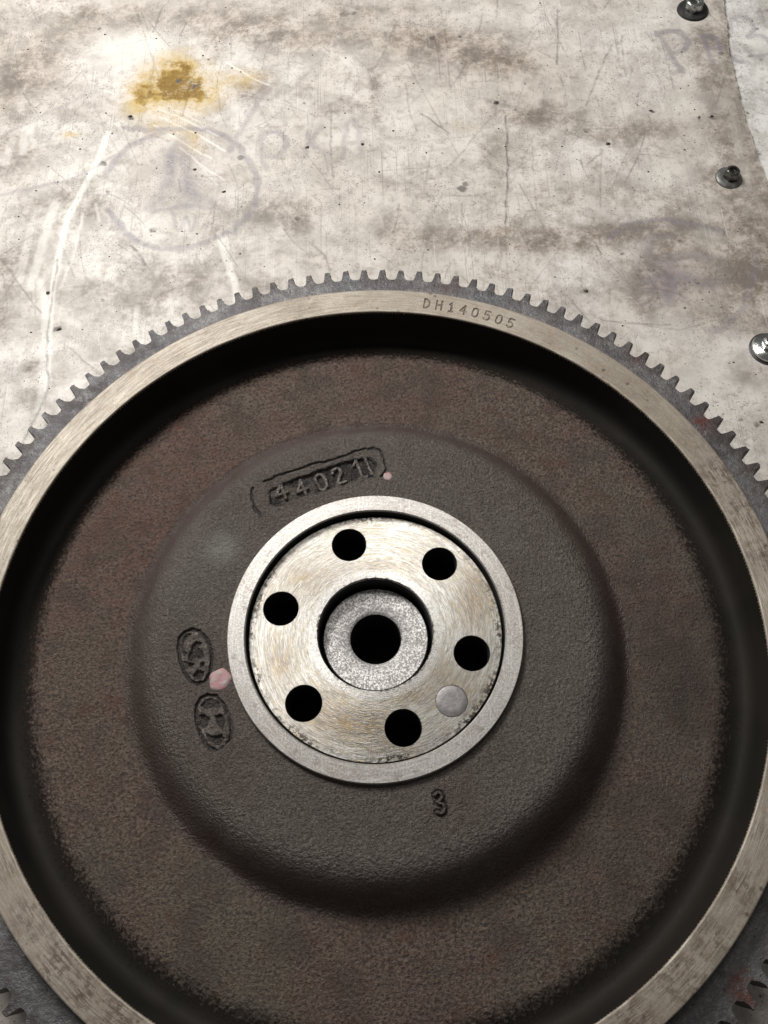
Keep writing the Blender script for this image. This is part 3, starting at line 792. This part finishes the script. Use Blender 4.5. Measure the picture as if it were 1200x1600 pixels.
# ================================================================== FLYWHEEL
fw = bpy.data.objects.new('flywheel', None); sc.collection.objects.link(fw)
fw.location = (0, 0, 0)
label(fw, 'cast iron engine flywheel with a toothed starter ring, lying on the soiled sheet', 'flywheel')

# ---- glyph strokes on a 0..0.62 x 0..1 box
GL = {
    '0': [[(.31, 0), (.10, .12), (.04, .5), (.10, .88), (.31, 1), (.52, .88), (.58, .5), (.52, .12), (.31, 0)]],
    '1': [[(.12, .78), (.32, 1), (.32, 0)], [(.12, 0), (.52, 0)]],
    '2': [[(.05, .76), (.14, .95), (.34, 1), (.54, .88), (.55, .66), (.36, .40), (.05, .02), (.60, .02)]],
    '4': [[(.44, 0), (.44, 1), (.03, .32), (.62, .32)]],
    '5': [[(.55, 1), (.12, 1), (.08, .56), (.32, .63), (.54, .50), (.57, .26), (.44, .05), (.22, 0), (.04, .12)]],
    'D': [[(.06, 0), (.06, 1), (.32, .98), (.54, .78), (.57, .5), (.52, .2), (.32, .02), (.06, 0)]],
    'H': [[(.06, 0), (.06, 1)], [(.56, 0), (.56, 1)], [(.06, .5), (.56, .5)]],
    'I': [[(.3, 0), (.3, 1)]],
}


def glyph_segments(ch, cx, cy, h, ang):
    """strokes of one character centred on (cx, cy), cap height h, baseline direction ang"""
    out = []
    c, s = math.cos(ang), math.sin(ang)
    for line in GL[ch]:
        out.append([(cx + ((u - .31) * h) * c - ((v - .5) * h) * s, cy + ((u - .31) * h) * s + ((v - .5) * h) * c) for u, v in line])
    return out


# ---- outer rim: bright machined ring with the engraved number
stamp = []
for i, ch in enumerate('DH140505'):
    t = math.radians(79.75 - i * 2.055); rad = 1.0395 - 0.0006 * i
    stamp += glyph_segments(ch, rad * math.cos(t), rad * math.sin(t), 0.0315, t - PI / 2)


def rim_disp(X, Y, R, T, Z):
    d = np.full(X.shape, 1e9)
    deg = np.degrees(T)
    m = (deg > 62) & (deg < 83) & (R > 1.005) & (R < 1.077)
    for s in stamp: d[m] = np.minimum(d[m], seg_dist(X[m], Y[m], s))
    eng = 1 - smooth(0.0013, 0.0031, d)
    eng = eng * (0.60 + 0.55 * fbm(X, Y, 45, 2, 3))
    ang = lambda a, w: np.exp(-((((deg - a + 180) % 360) - 180) / w) ** 2)
    worn = np.zeros(X.shape); shine = np.zeros(X.shape)
    for (px, py, s_, a) in [(1130, 745, 34, .9), (1165, 800, 34, 1.0), (1190, 860, 30, .9), (1090, 690, 26, .45), (1010, 615, 30, .3), (130, 630, 16, .8), (100, 655, 18, .6), (20, 800, 30, .5), (45, 745, 24, .4),
                            (50, 1430, 26, .7), (95, 1500, 30, .9), (130, 1545, 26, .9), (185, 1590, 34, .9), (70, 1460, 26, .5), (1160, 1385, 26, .8), (1110, 1470, 30, .7), (1050, 1520, 34, .8), (1090, 1550, 26, .8), (990, 1590, 30, .9),
                            (460, 475, 40, .3), (330, 520, 40, .3), (560, 470, 30, .25), (850, 525, 30, .25), (1185, 1300, 26, .5), (10, 1350, 20, .4)]:
        c = W(px, py, 0); worn = np.maximum(worn, a * np.exp(-((X - c[0]) ** 2 + (Y - c[1]) ** 2) / (s_ * .0021) ** 2))
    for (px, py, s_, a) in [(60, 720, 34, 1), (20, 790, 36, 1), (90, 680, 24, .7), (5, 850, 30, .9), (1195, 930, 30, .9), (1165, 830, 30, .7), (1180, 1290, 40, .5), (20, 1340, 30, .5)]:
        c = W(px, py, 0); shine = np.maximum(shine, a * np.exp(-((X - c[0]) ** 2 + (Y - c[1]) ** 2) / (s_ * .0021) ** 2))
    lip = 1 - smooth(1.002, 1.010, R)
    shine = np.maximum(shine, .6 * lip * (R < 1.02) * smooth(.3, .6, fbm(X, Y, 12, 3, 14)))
    nick = (fbm(X, Y, 14, 3, 13) - .5) * .0012
    return -0.0028 * eng + nick * smooth(1.003, 1.02, R) * (1 - smooth(1.06, 1.077, R)), dict(engrave=np.clip(eng, 0, 1) * .9, worn=worn, shine=shine)


th_rim = thetas(0.35, [(63, 83, 0.05)])
pr = [(1.0, -0.012), (1.0, -0.0025), (1.0008, -0.001), (1.0025, 0)] + [(q, 0) for q in np.linspace(1.005, 1.077, 74)] + [(1.0795, -0.0008), (1.0812, -0.003), (1.0812, -0.02), (1.0812, -0.075)]
rim = lathe('rim', pr[::-1], M['rim'], fw, th_rim, rim_disp)
sharp_by_angle(rim, 50)

# ---- web with the dark smooth channel and the inner wall of the rim
pw = [(1.0, -0.006), (1.0, -0.02), (1.0, -0.09), (0.9985, -0.112), (0.994, -0.126), (0.986, -0.136), (0.975, -0.1405), (0.96, -0.1385), (0.94, -0.131), (0.92, -0.1225), (0.905, -0.117), (0.90, -0.1155)]
pw += [(q, -0.1155 + 0.004 * (0.90 - q) / 0.2) for q in np.linspace(0.885, 0.70, 24)] + [(0.69, -0.1112), (0.68, -0.111)]


def web_disp(X, Y, R, T, Z):
    k = smooth(.70, .72, R) * (1 - smooth(.90, .93, R))
    d = (fbm(X, Y, 3, 3, 8) - .5) * .006 * k
    return d, {}


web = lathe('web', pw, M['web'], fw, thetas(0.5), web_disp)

# ---- hub dome with cast-in marks
HZ = 0.008


def cast_px(pts): return WL(pts, HZ)


def z8(pts): return [(a / 4.2857 + 360, b / 4.2857 + 680) for a, b in pts]
def z6(pts): return [(a / 6.6667 + 250, b / 6.6667 + 960) for a, b in pts]


plate = cast_px(z8([(255, 375), (330, 325), (440, 290), (560, 245), (700, 195), (840, 165), (930, 150), (975, 190), (960, 285), (870, 293), (720, 345), (560, 398), (440, 425), (320, 478), (262, 470)]))
border = [cast_px(z8([(205, 548), (165, 490), (148, 440), (140, 390), (150, 355)])), cast_px(z8([(230, 305), (320, 275), (400, 248), (500, 218), (600, 188), (720, 155), (830, 118), (900, 92), (960, 88), (1000, 105)])),
          cast_px(z8([(1000, 105), (1025, 160), (1045, 225), (1030, 262), (1005, 282)]))]
nums = []
for ch, (ax, ay), hh in [('4', (338, 378), .050), ('4', (475, 355), .046), ('0', (607, 315), .050), ('2', (722, 275), .048), ('1', (862, 228), .056), ('I', (925, 205), .052)]:
    cx_, cy_ = cast_px(z8([(ax, ay)]))[0]
    nums += glyph_segments(ch, cx_, cy_, hh, math.radians(19.5))
oval1 = cast_px(z6([(330, 160), (420, 180), (490, 260), (535, 370), (545, 480), (525, 600), (480, 690), (400, 730), (320, 700), (255, 600), (210, 470), (190, 360), (205, 250), (260, 185)]))
oval2 = cast_px(z6([(500, 840), (590, 855), (670, 950), (720, 1060), (750, 1190), (735, 1320), (680, 1410), (610, 1430), (530, 1400), (460, 1320), (400, 1200), (375, 1070), (385, 950), (430, 870)]))
o1_dark = [cast_px(z6(q)) for q in ([(245, 240), (300, 205), (330, 215), (285, 260), (255, 300), (250, 380), (285, 410), (270, 445), (235, 420), (215, 330)],
                                    [(350, 320), (390, 290), (440, 305), (400, 350), (450, 400), (455, 450), (410, 470), (370, 450), (330, 500), (305, 480), (320, 400)],
                                    [(300, 510), (360, 520), (340, 560), (300, 550)], [(430, 520), (465, 510), (465, 560), (430, 560)], [(350, 640), (400, 595), (460, 610), (440, 680), (370, 690)],
                                    [(255, 500), (285, 510), (290, 580), (270, 570)])]
o2_dark = [cast_px(z6(q)) for q in ([(430, 955), (480, 885), (550, 880), (620, 930), (630, 980), (550, 975), (480, 990)], [(415, 1060), (470, 1050), (520, 1090), (500, 1160), (450, 1200), (420, 1160)],
                                    [(580, 1060), (650, 1050), (680, 1130), (660, 1200), (600, 1140)], [(480, 1245), (560, 1275), (650, 1260), (670, 1300), (620, 1370), (560, 1360), (500, 1300)])]
three = [cast_px(curve_pts([(679, 1243), (684, 1239), (690, 1242), (689, 1250), (683, 1254), (692, 1257), (695, 1265), (690, 1271), (683, 1270)], 3))]


def dome_disp(X, Y, R, T, Z):
    dz = np.zeros(X.shape); gr = np.zeros(X.shape); rub = np.zeros(X.shape)
    wx = X + (fbm(X, Y, 90, 2, 41) - .5) * .0034; wy = Y + (fbm(X + 5, Y, 90, 2, 43) - .5) * .0034
    deg = np.degrees(T)
    # number plate
    m = (deg > 80) & (deg < 133) & (R > .385) & (R < .56)
    x, y = wx[m], wy[m]
    x0_, y0_ = x, y; x = x + (fbm(x, y, 40, 3, 45) - .5) * .010; y = y + (fbm(x, y, 40, 3, 46) - .5) * .010
    ins = inside(x, y, plate); dp = seg_dist(x, y, plate, True); sd = np.where(ins, -dp, dp)
    rec = 1 - smooth(-.006, .002, sd)
    dn = np.full(x.shape, 1e9)
    for s in nums: dn = np.minimum(dn, seg_dist(x0_, y0_, s))
    rais = 1 - smooth(.0028, .0062, dn)
    db = np.full(x.shape, 1e9)
    for s in border: db = np.minimum(db, seg_dist(x, y, s))
    groove = 1 - smooth(.0012, .0046, db)
    br = fbm(x, y, 22, 3, 19)
    dz[m] = -.0090 * rec * (.60 + .8 * br) + .0085 * rec * rais - .0058 * groove
    gr[m] = np.clip(rec * (1 - rais) * (.35 + 1.0 * smooth(.3, .6, br)) + groove * .95 + .45 * smooth(-.012, .0, sd) * (1 - smooth(0, .006, sd)), 0, 1)
    rub[m] = .75 * rais * rec * smooth(.25, .55, fbm(x, y, 50, 2, 23))
    # two ovals
    m = (deg > 172) & (deg < 216) & (R > .40) & (R < .56)
    x, y = wx[m], wy[m]; z = np.zeros(x.shape); g = np.zeros(x.shape)
    for ov, dk in ((oval1, o1_dark), (oval2, o2_dark)):
        ins = inside(x, y, ov); d = seg_dist(x, y, ov, True); sd = np.where(ins, -d, d)
        z += -.0065 * (1 - smooth(.002, .0055, np.abs(sd)))
        g += .95 * (1 - smooth(.0018, .0060, np.abs(sd)))
        z += .0035 * (1 - smooth(-.012, -.005, sd))
        for poly in dk:
            i2 = inside(x, y, poly); d2 = seg_dist(x, y, poly, True); s2_ = np.where(i2, -d2, d2)
            k = 1 - smooth(-.003, .0035, s2_)
            z += -.0085 * k; g += .9 * k
    dz[m] += z; gr[m] = np.clip(g, 0, 1)
    dd = np.minimum(np.abs(seg_dist(x, y, oval1, True) - .009), np.abs(seg_dist(x, y, oval2, True) - .009))
    inn = inside(x, y, oval1) | inside(x, y, oval2)
    rub[m] = np.where(inn, (.55 * (1 - smooth(.001, .005, dd)) + .25) * (1 - np.clip(g, 0, 1)) * smooth(.35, .6, fbm(x, y, 45, 2, 29)), 0)
    # small cast 3
    m = (deg > 278) & (deg < 300) & (R > .40) & (R < .56)
    x, y = wx[m], wy[m]; d = np.full(x.shape, 1e9)
    for s in three: d = np.minimum(d, seg_dist(x, y, s))
    dz[m] += .0070 * (1 - smooth(.0012, .0042, d)) - .004 * smooth(.004, .006, d) * (1 - smooth(.007, .010, d))
    gr[m] = .8 * smooth(.003, .006, d) * (1 - smooth(.006, .011, d))
    # rust tint along the crease and soft stains
    rust = np.clip(smooth(.555, .645, R) * (.35 + 1.0 * fbm(X, Y, 4, 3, 61)), 0, 1)
    for (px, py, s, a) in [(335, 1060, 60, .35), (350, 1200, 40, .6), (712, 1252, 26, .75), (450, 770, 60, .25), (700, 1180, 40, .25), (260, 1020, 30, .2)]:
        c = W(px, py, HZ); rust = np.maximum(rust, a * np.exp(-(((X - c[0]) ** 2 + (Y - c[1]) ** 2) / (s * .0021) ** 2)))
    c = W(345, 858, HZ); pale = 1.0 * np.exp(-(((X - c[0]) ** 2 + (Y - c[1]) ** 2) / .045 ** 2) ** 1.5)
    c = W(300, 890, HZ); pale = pale + .18 * np.exp(-(((X - c[0]) ** 2 + (Y - c[1]) ** 2) / .10 ** 2))
    c = W(590, 805, HZ)
    dz += (fbm(X, Y, 9, 4, 71) - .5) * .0035 * (1 - smooth(.63, .67, R))
    return dz, dict(grime=gr, rust=rust, pale=pale, rub=rub)


def dome_z(q):
    t = np.clip((q - .500) / (.674 - .500), 0, 1) ** 1.9
    return 0.0125 - 0.1235 * (t * t * (3 - 2 * t))


pd = [(0.680, -0.111)] + [(q, float(dome_z(q))) for q in np.linspace(0.676, 0.560, 34)] + [(q, float(dome_z(q))) for q in np.arange(0.5585, 0.384, -0.0013)] + [(0.380, 0.0125), (0.374, 0.0125)]
dome = lathe('hub_dome', pd, M['dome'], fw, thetas(0.4, [(80, 133, 0.13), (172, 216, 0.13), (278, 300, 0.13)]), dome_disp)

# ---- machined ring round the flange
HT = 0.030
ringp = [(0.3765, 0.004), (0.3765, HT - .003), (0.3745, HT), (0.362, HT), (0.348, HT), (0.334, HT), (0.3315, HT - .002), (0.3305, HT - .005)]


def ring_disp(X, Y, R, T, Z):
    return (fbm(X, Y, 5, 2, 33) - .5) * .0010 * (Z > .02), {}


hr = lathe('hub_ring', ringp, M['hubring'], fw, thetas(0.5), ring_disp); sharp_by_angle(hr, 15)

gw = lathe('groove_wall', [(0.3305, HT - .005), (0.3305, -0.05), (0.3270, -0.052), (0.3267, -0.04)], M['black'], fw, thetas(1.0)); sharp_by_angle(gw, 40)

# ---- mounting flange with six bolt holes
FZ = 0.003
HOLES = [(0.2535, 104.5), (0.2535, 46.2), (0.2545, 163.1), (0.2520, -14.1), (0.2525, -136.4), (0.2505, -75.5)]
HR = 0.0468; PIN = (0.2590, -44.2, 0.0405)
pts = []; edges = []


def add_loop(cx, cy, r_, n):
    b = len(pts)
    for k in range(n):
        a = 2 * PI * k / n; pts.append(Vector((cx + r_ * math.cos(a), cy + r_ * math.sin(a))))
    for k in range(n): edges.append((b + k, b + (k + 1) % n))


add_loop(0, 0, 0.3235, 240); add_loop(0, 0, 0.1500, 160)
hc = []
for rr, a in HOLES:
    c = (rr * math.cos(math.radians(a)), rr * math.sin(math.radians(a))); hc.append(c); add_loop(*c, HR, 56)
pc = (PIN[0] * math.cos(math.radians(PIN[1])), PIN[0] * math.sin(math.radians(PIN[1]))); add_loop(*pc, PIN[2], 40)
for q in np.arange(.165, .316, .010):
    for k in range(90):
        a = 2 * PI * (k + .5 * (int(q * 1000) % 2)) / 90; x, y = q * math.cos(a), q * math.sin(a)
        if all(math.hypot(x - c[0], y - c[1]) > HR + .005 for c in hc) and math.hypot(x - pc[0], y - pc[1]) > PIN[2] + .005: pts.append(Vector((x, y)))
vo, eo, fo, *_ = delaunay_2d_cdt(pts, edges, [], 0, 1e-6)
F = []
for f in fo:
    cx_ = sum(vo[i].x for i in f) / len(f); cy_ = sum(vo[i].y for i in f) / len(f); q = math.hypot(cx_, cy_)
    if q > .3235 or q < .1500 or any(math.hypot(cx_ - c[0], cy_ - c[1]) < HR * .998 for c in hc) or math.hypot(cx_ - pc[0], cy_ - pc[1]) < PIN[2] * .998: continue
    a, b, c = [vo[i] for i in f[:3]]
    if (b.x - a.x) * (c.y - a.y) - (b.y - a.y) * (c.x - a.x) < 0: f = list(f)[::-1]
    F.append(tuple(f))
V = [(v.x, v.y, FZ) for v in vo]
# chamfered borders and side walls belong to the flange itself
def skirt(cx, cy, rings, n, flip=False):
    b = len(V)
    for (r_, z) in rings:
        for k in range(n):
            a = 2 * PI * k / n; V.append((cx + r_ * math.cos(a), cy + r_ * math.sin(a), z))
    for i in range(len(rings) - 1):
        for k in range(n):
            k2 = (k + 1) % n; q = (b + i * n + k, b + (i + 1) * n + k, b + (i + 1) * n + k2, b + i * n + k2)
            F.append(q[::-1] if flip else q)
skirt(0, 0, [(0.3235, FZ), (0.3262, FZ - .003), (0.3265, FZ - .012), (0.3265, -0.049)], 240)
skirt(0, 0, [(0.1500, FZ), (0.1485, FZ - .002), (0.1480, FZ - .010)], 160, True)
for c in hc: skirt(c[0], c[1], [(HR, FZ), (HR - .0012, FZ - .0025)], 56, True)
Va = np.array(V); br = np.zeros(len(Va))
for (px, py, sx, sy, a) in [(555, 1130, 60, 22, 1.0), (500, 1105, 40, 26, .7), (745, 930, 26, 40, .95), (700, 830, 30, 18, .45), (475, 900, 40, 26, .6), (560, 822, 40, 12, .4),
                            (440, 1035, 20, 26, .8), (640, 1085, 40, 14, .7), (690, 1060, 26, 26, .6), (600, 1160, 50, 12, .5), (600, 885, 70, 8, .5), (520, 1085, 60, 12, .55), (730, 1080, 20, 30, .5), (650, 860, 30, 14, .4)]:
    c = W(px, py, FZ); br = np.maximum(br, a * np.exp(-((Va[:, 0] - c[0]) / (sx * .0020)) ** 2 - ((Va[:, 1] - c[1]) / (sy * .0021)) ** 2))
fl = mesh_obj('mounting_flange', V, F, M['face'], fw, {'brown': br}); sharp_by_angle(fl, 30)
for c in hc:
    rings = [(HR - .0012, FZ - .0025), (HR - .0016, -0.02), (HR - .0016, -0.20), (0.001, -0.20)]
    Vh = []; Fh = []
    for (r_, z) in rings:
        for k in range(56):
            a = 2 * PI * k / 56; Vh.append((c[0] + r_ * math.cos(a), c[1] + r_ * math.sin(a), z))
    for i in range(3):
        for k in range(56):
            k2 = (k + 1) % 56; Fh.append((i * 56 + k, i * 56 + k2, (i + 1) * 56 + k2, (i + 1) * 56 + k))
    h = mesh_obj('bolt_hole', Vh, Fh, M['black'], fw); sharp_by_angle(h, 40)
pin = lathe('dowel_plug', [(PIN[2] - .0008, FZ - .02), (PIN[2] - .0008, FZ - .0015), (PIN[2] - .003, FZ - .0002), (0.02, FZ - .0002), (0.0005, FZ - .0002)], M['dowel'], fw, thetas(8))
pin.data.transform(Matrix.Translation((pc[0], pc[1], 0))); sharp_by_angle(pin, 40)

# ---- counterbore: black undercut wall, spotted pilot disc, centre bore
w_ = lathe('counterbore_wall', [(0.1480, FZ - .010), (0.1480, -0.115), (0.1375, -0.115), (0.1375, -0.085)], M['black'], fw, thetas(1.5)); sharp_by_angle(w_, 40)
pdz = -0.052


def pilot_disp(X, Y, R, T, Z):
    return (fbm(X, Y, 60, 3, 37) - .5) * .0016, {}


pilot = lathe('pilot_disc', [(0.1376, -0.09), (0.1376, pdz - .003), (0.1355, pdz), (0.12, pdz), (0.105, pdz), (0.090, pdz - .0010), (0.076, pdz - .0022), (0.0685, pdz - .0032), (0.0670, pdz - .005)], M['pilot'], fw, thetas(1.0), pilot_disp)
sharp_by_angle(pilot, 50)
bore = lathe('centre_bore', [(0.0670, pdz - .005), (0.0665, -0.008 - .05), (0.0665, -0.245), (0.001, -0.245)], M['black'], fw, thetas(3)); sharp_by_angle(bore, 40)

# ---- starter ring gear: one ring, 129 teeth
NT_ = 129; P0 = 90.22; RR = 1.1710; RT = 1.2075; GZ = -0.063; GB = -0.165
pitch = 2 * PI / NT_
segs = 10
# root outline between teeth: angle offsets shared by ring and teeth
half = [(-0.5, RR), (-0.36, RR + .0005), (0.36, RR + .0005), (0.5, RR)]
Vr = []; Fr = []
tk = []
for t in range(NT_):
    a0 = math.radians(P0) + t * pitch
    for f, q in ((-0.5, RR - .0012), (-0.40, RR - .0008), (-0.335, RR), (-.17, RR), (0, RR), (.17, RR), (0.335, RR), (0.40, RR - .0008)): tk.append((a0 + f * pitch, q))
n = len(tk)
loops = [(1.0806, GZ, None), (1.10, GZ, None), (1.13, GZ, None), (None, GZ, .0), (None, GZ - .003, .0014), (None, GB, .0014), (1.06, GB, None)]
for r_, z, off in loops:
    for a, q in tk:
        rad = r_ if r_ else q - .0016 + (off or 0)
        Vr.append((rad * math.cos(a), rad * math.sin(a), z))
for i in range(len(loops) - 1):
    for k in range(n):
        k2 = (k + 1) % n; Fr.append((i * n + k, (i + 1) * n + k, (i + 1) * n + k2, i * n + k2))
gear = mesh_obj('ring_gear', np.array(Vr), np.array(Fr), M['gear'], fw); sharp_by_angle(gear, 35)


def tooth_mesh(seed):
    """one tooth along +X at the origin of the wheel; bevelled top, long lead-in chamfer on the clockwise flank"""
    rs = np.random.default_rng(seed)
    p_ = pitch
    #  full outline (angle fraction, radius) from clockwise root to the other root
    out = [(-0.335, RR - .0016), (-0.30, RR + .0010), (-0.265, RR + .0045), (-0.225, RR + .012), (-0.195, RR + .021), (-0.172, RT - .008), (-0.150, RT - .002), (-0.115, RT),
           (0.0, RT + .0004), (0.115, RT), (0.150, RT - .002), (0.172, RT - .008), (0.195, RR + .021), (0.225, RR + .012), (0.265, RR + .0045), (0.30, RR + .0010), (0.335, RR - .0016)]
    out = [(a + rs.normal(0, .006), q + rs.normal(0, .0008)) if 2 < i < 14 else (a, q) for i, (a, q) in enumerate(out)]
    N = len(out)
    xy = lambda a, q: (q * math.cos(a * p_), q * math.sin(a * p_))
    top = []
    for i, (a, q) in enumerate(out):
        if i == 0 or i == N - 1: top.append((a, q)); continue
        if q > RT - .004: top.append((a * .93 + .010, q - .0030)); continue
        da = .074 * smooth(RR + .002, RR + .014, q) if a < 0 else -.016
        top.append((a + da, q - .0008))
    V = []; F = []
    for a, q in top: V.append((*xy(a, q), GZ))
    for i, (a, q) in enumerate(out):
        V.append((*xy(a, q), GZ - (.0125 if (a < 0 and q < RT - .001 and i > 0) else .003)))
    for a, q in out: V.append((*xy(a, q), GB))
    F.append(tuple(range(N)))
    F.append(tuple(range(3 * N - 1, 2 * N - 1, -1)))
    mats = [0, 0]
    for i in range(N - 1):
        F.append((i, N + i, N + i + 1, i + 1)); mats.append(1 if i < 7 else 0)
        F.append((N + i, 2 * N + i, 2 * N + i + 1, N + i + 1)); mats.append(1)
    me = bpy.data.meshes.new('tooth'); me.from_pydata(V, [], F)
    me.materials.append(M['gear']); me.materials.append(M['flank'])
    me.polygons.foreach_set('material_index', mats)
    me.polygons.foreach_set('use_smooth', np.full(len(me.polygons), True)); me.set_sharp_from_angle(angle=math.radians(28)); me.update()
    return me


tmesh = [tooth_mesh(s) for s in range(6)]
for t in range(NT_):
    o = bpy.data.objects.new('tooth', tmesh[int(rng.integers(0, 6))])
    o.rotation_euler = (0, 0, math.radians(P0) + t * pitch); sc.collection.objects.link(o); o.parent = gear


# ---- dabs of inspection paint
def dab(px, py, h, r_, seed):
    c = W(px, py, h); rs = np.random.default_rng(seed); V = []; F = []
    n = 48
    rim_ = [r_ * (1 + .07 * math.sin(2 * PI * k / n * 2 + seed) + .05 * math.sin(2 * PI * k / n * 5 + seed) + rs.normal(0, .012)) for k in range(n)]
    for k_, z in ((1.0, h + .001), (.97, h + .0030), (.6, h + .0034)):
        for k in range(n):
            a = 2 * PI * k / n; V.append((c[0] + rim_[k] * k_ * math.cos(a), c[1] + rim_[k] * k_ * math.sin(a) * 1.12, z))
    V.append((c[0], c[1], h + .0036))
    for i in range(2):
        for k in range(n): F.append((i * n + k, i * n + (k + 1) % n, (i + 1) * n + (k + 1) % n, (i + 1) * n + k))
    for k in range(n): F.append((2 * n + k, 2 * n + (k + 1) % n, 3 * n))
    mesh_obj('paint_dab', V, F, M['pink'], fw)


dab(344, 1062, 0.010, 0.0265, 1)
dab(606, 745, 0.010, 0.0120, 2)

# ---- underside body so the wheel is solid and rests on the sheet
body = lathe('wheel_back', [(1.0812, -0.075), (1.0812, -0.2485), (0.30, -0.2485)], M['web'], fw, thetas(2)); sharp_by_angle(body, 40)
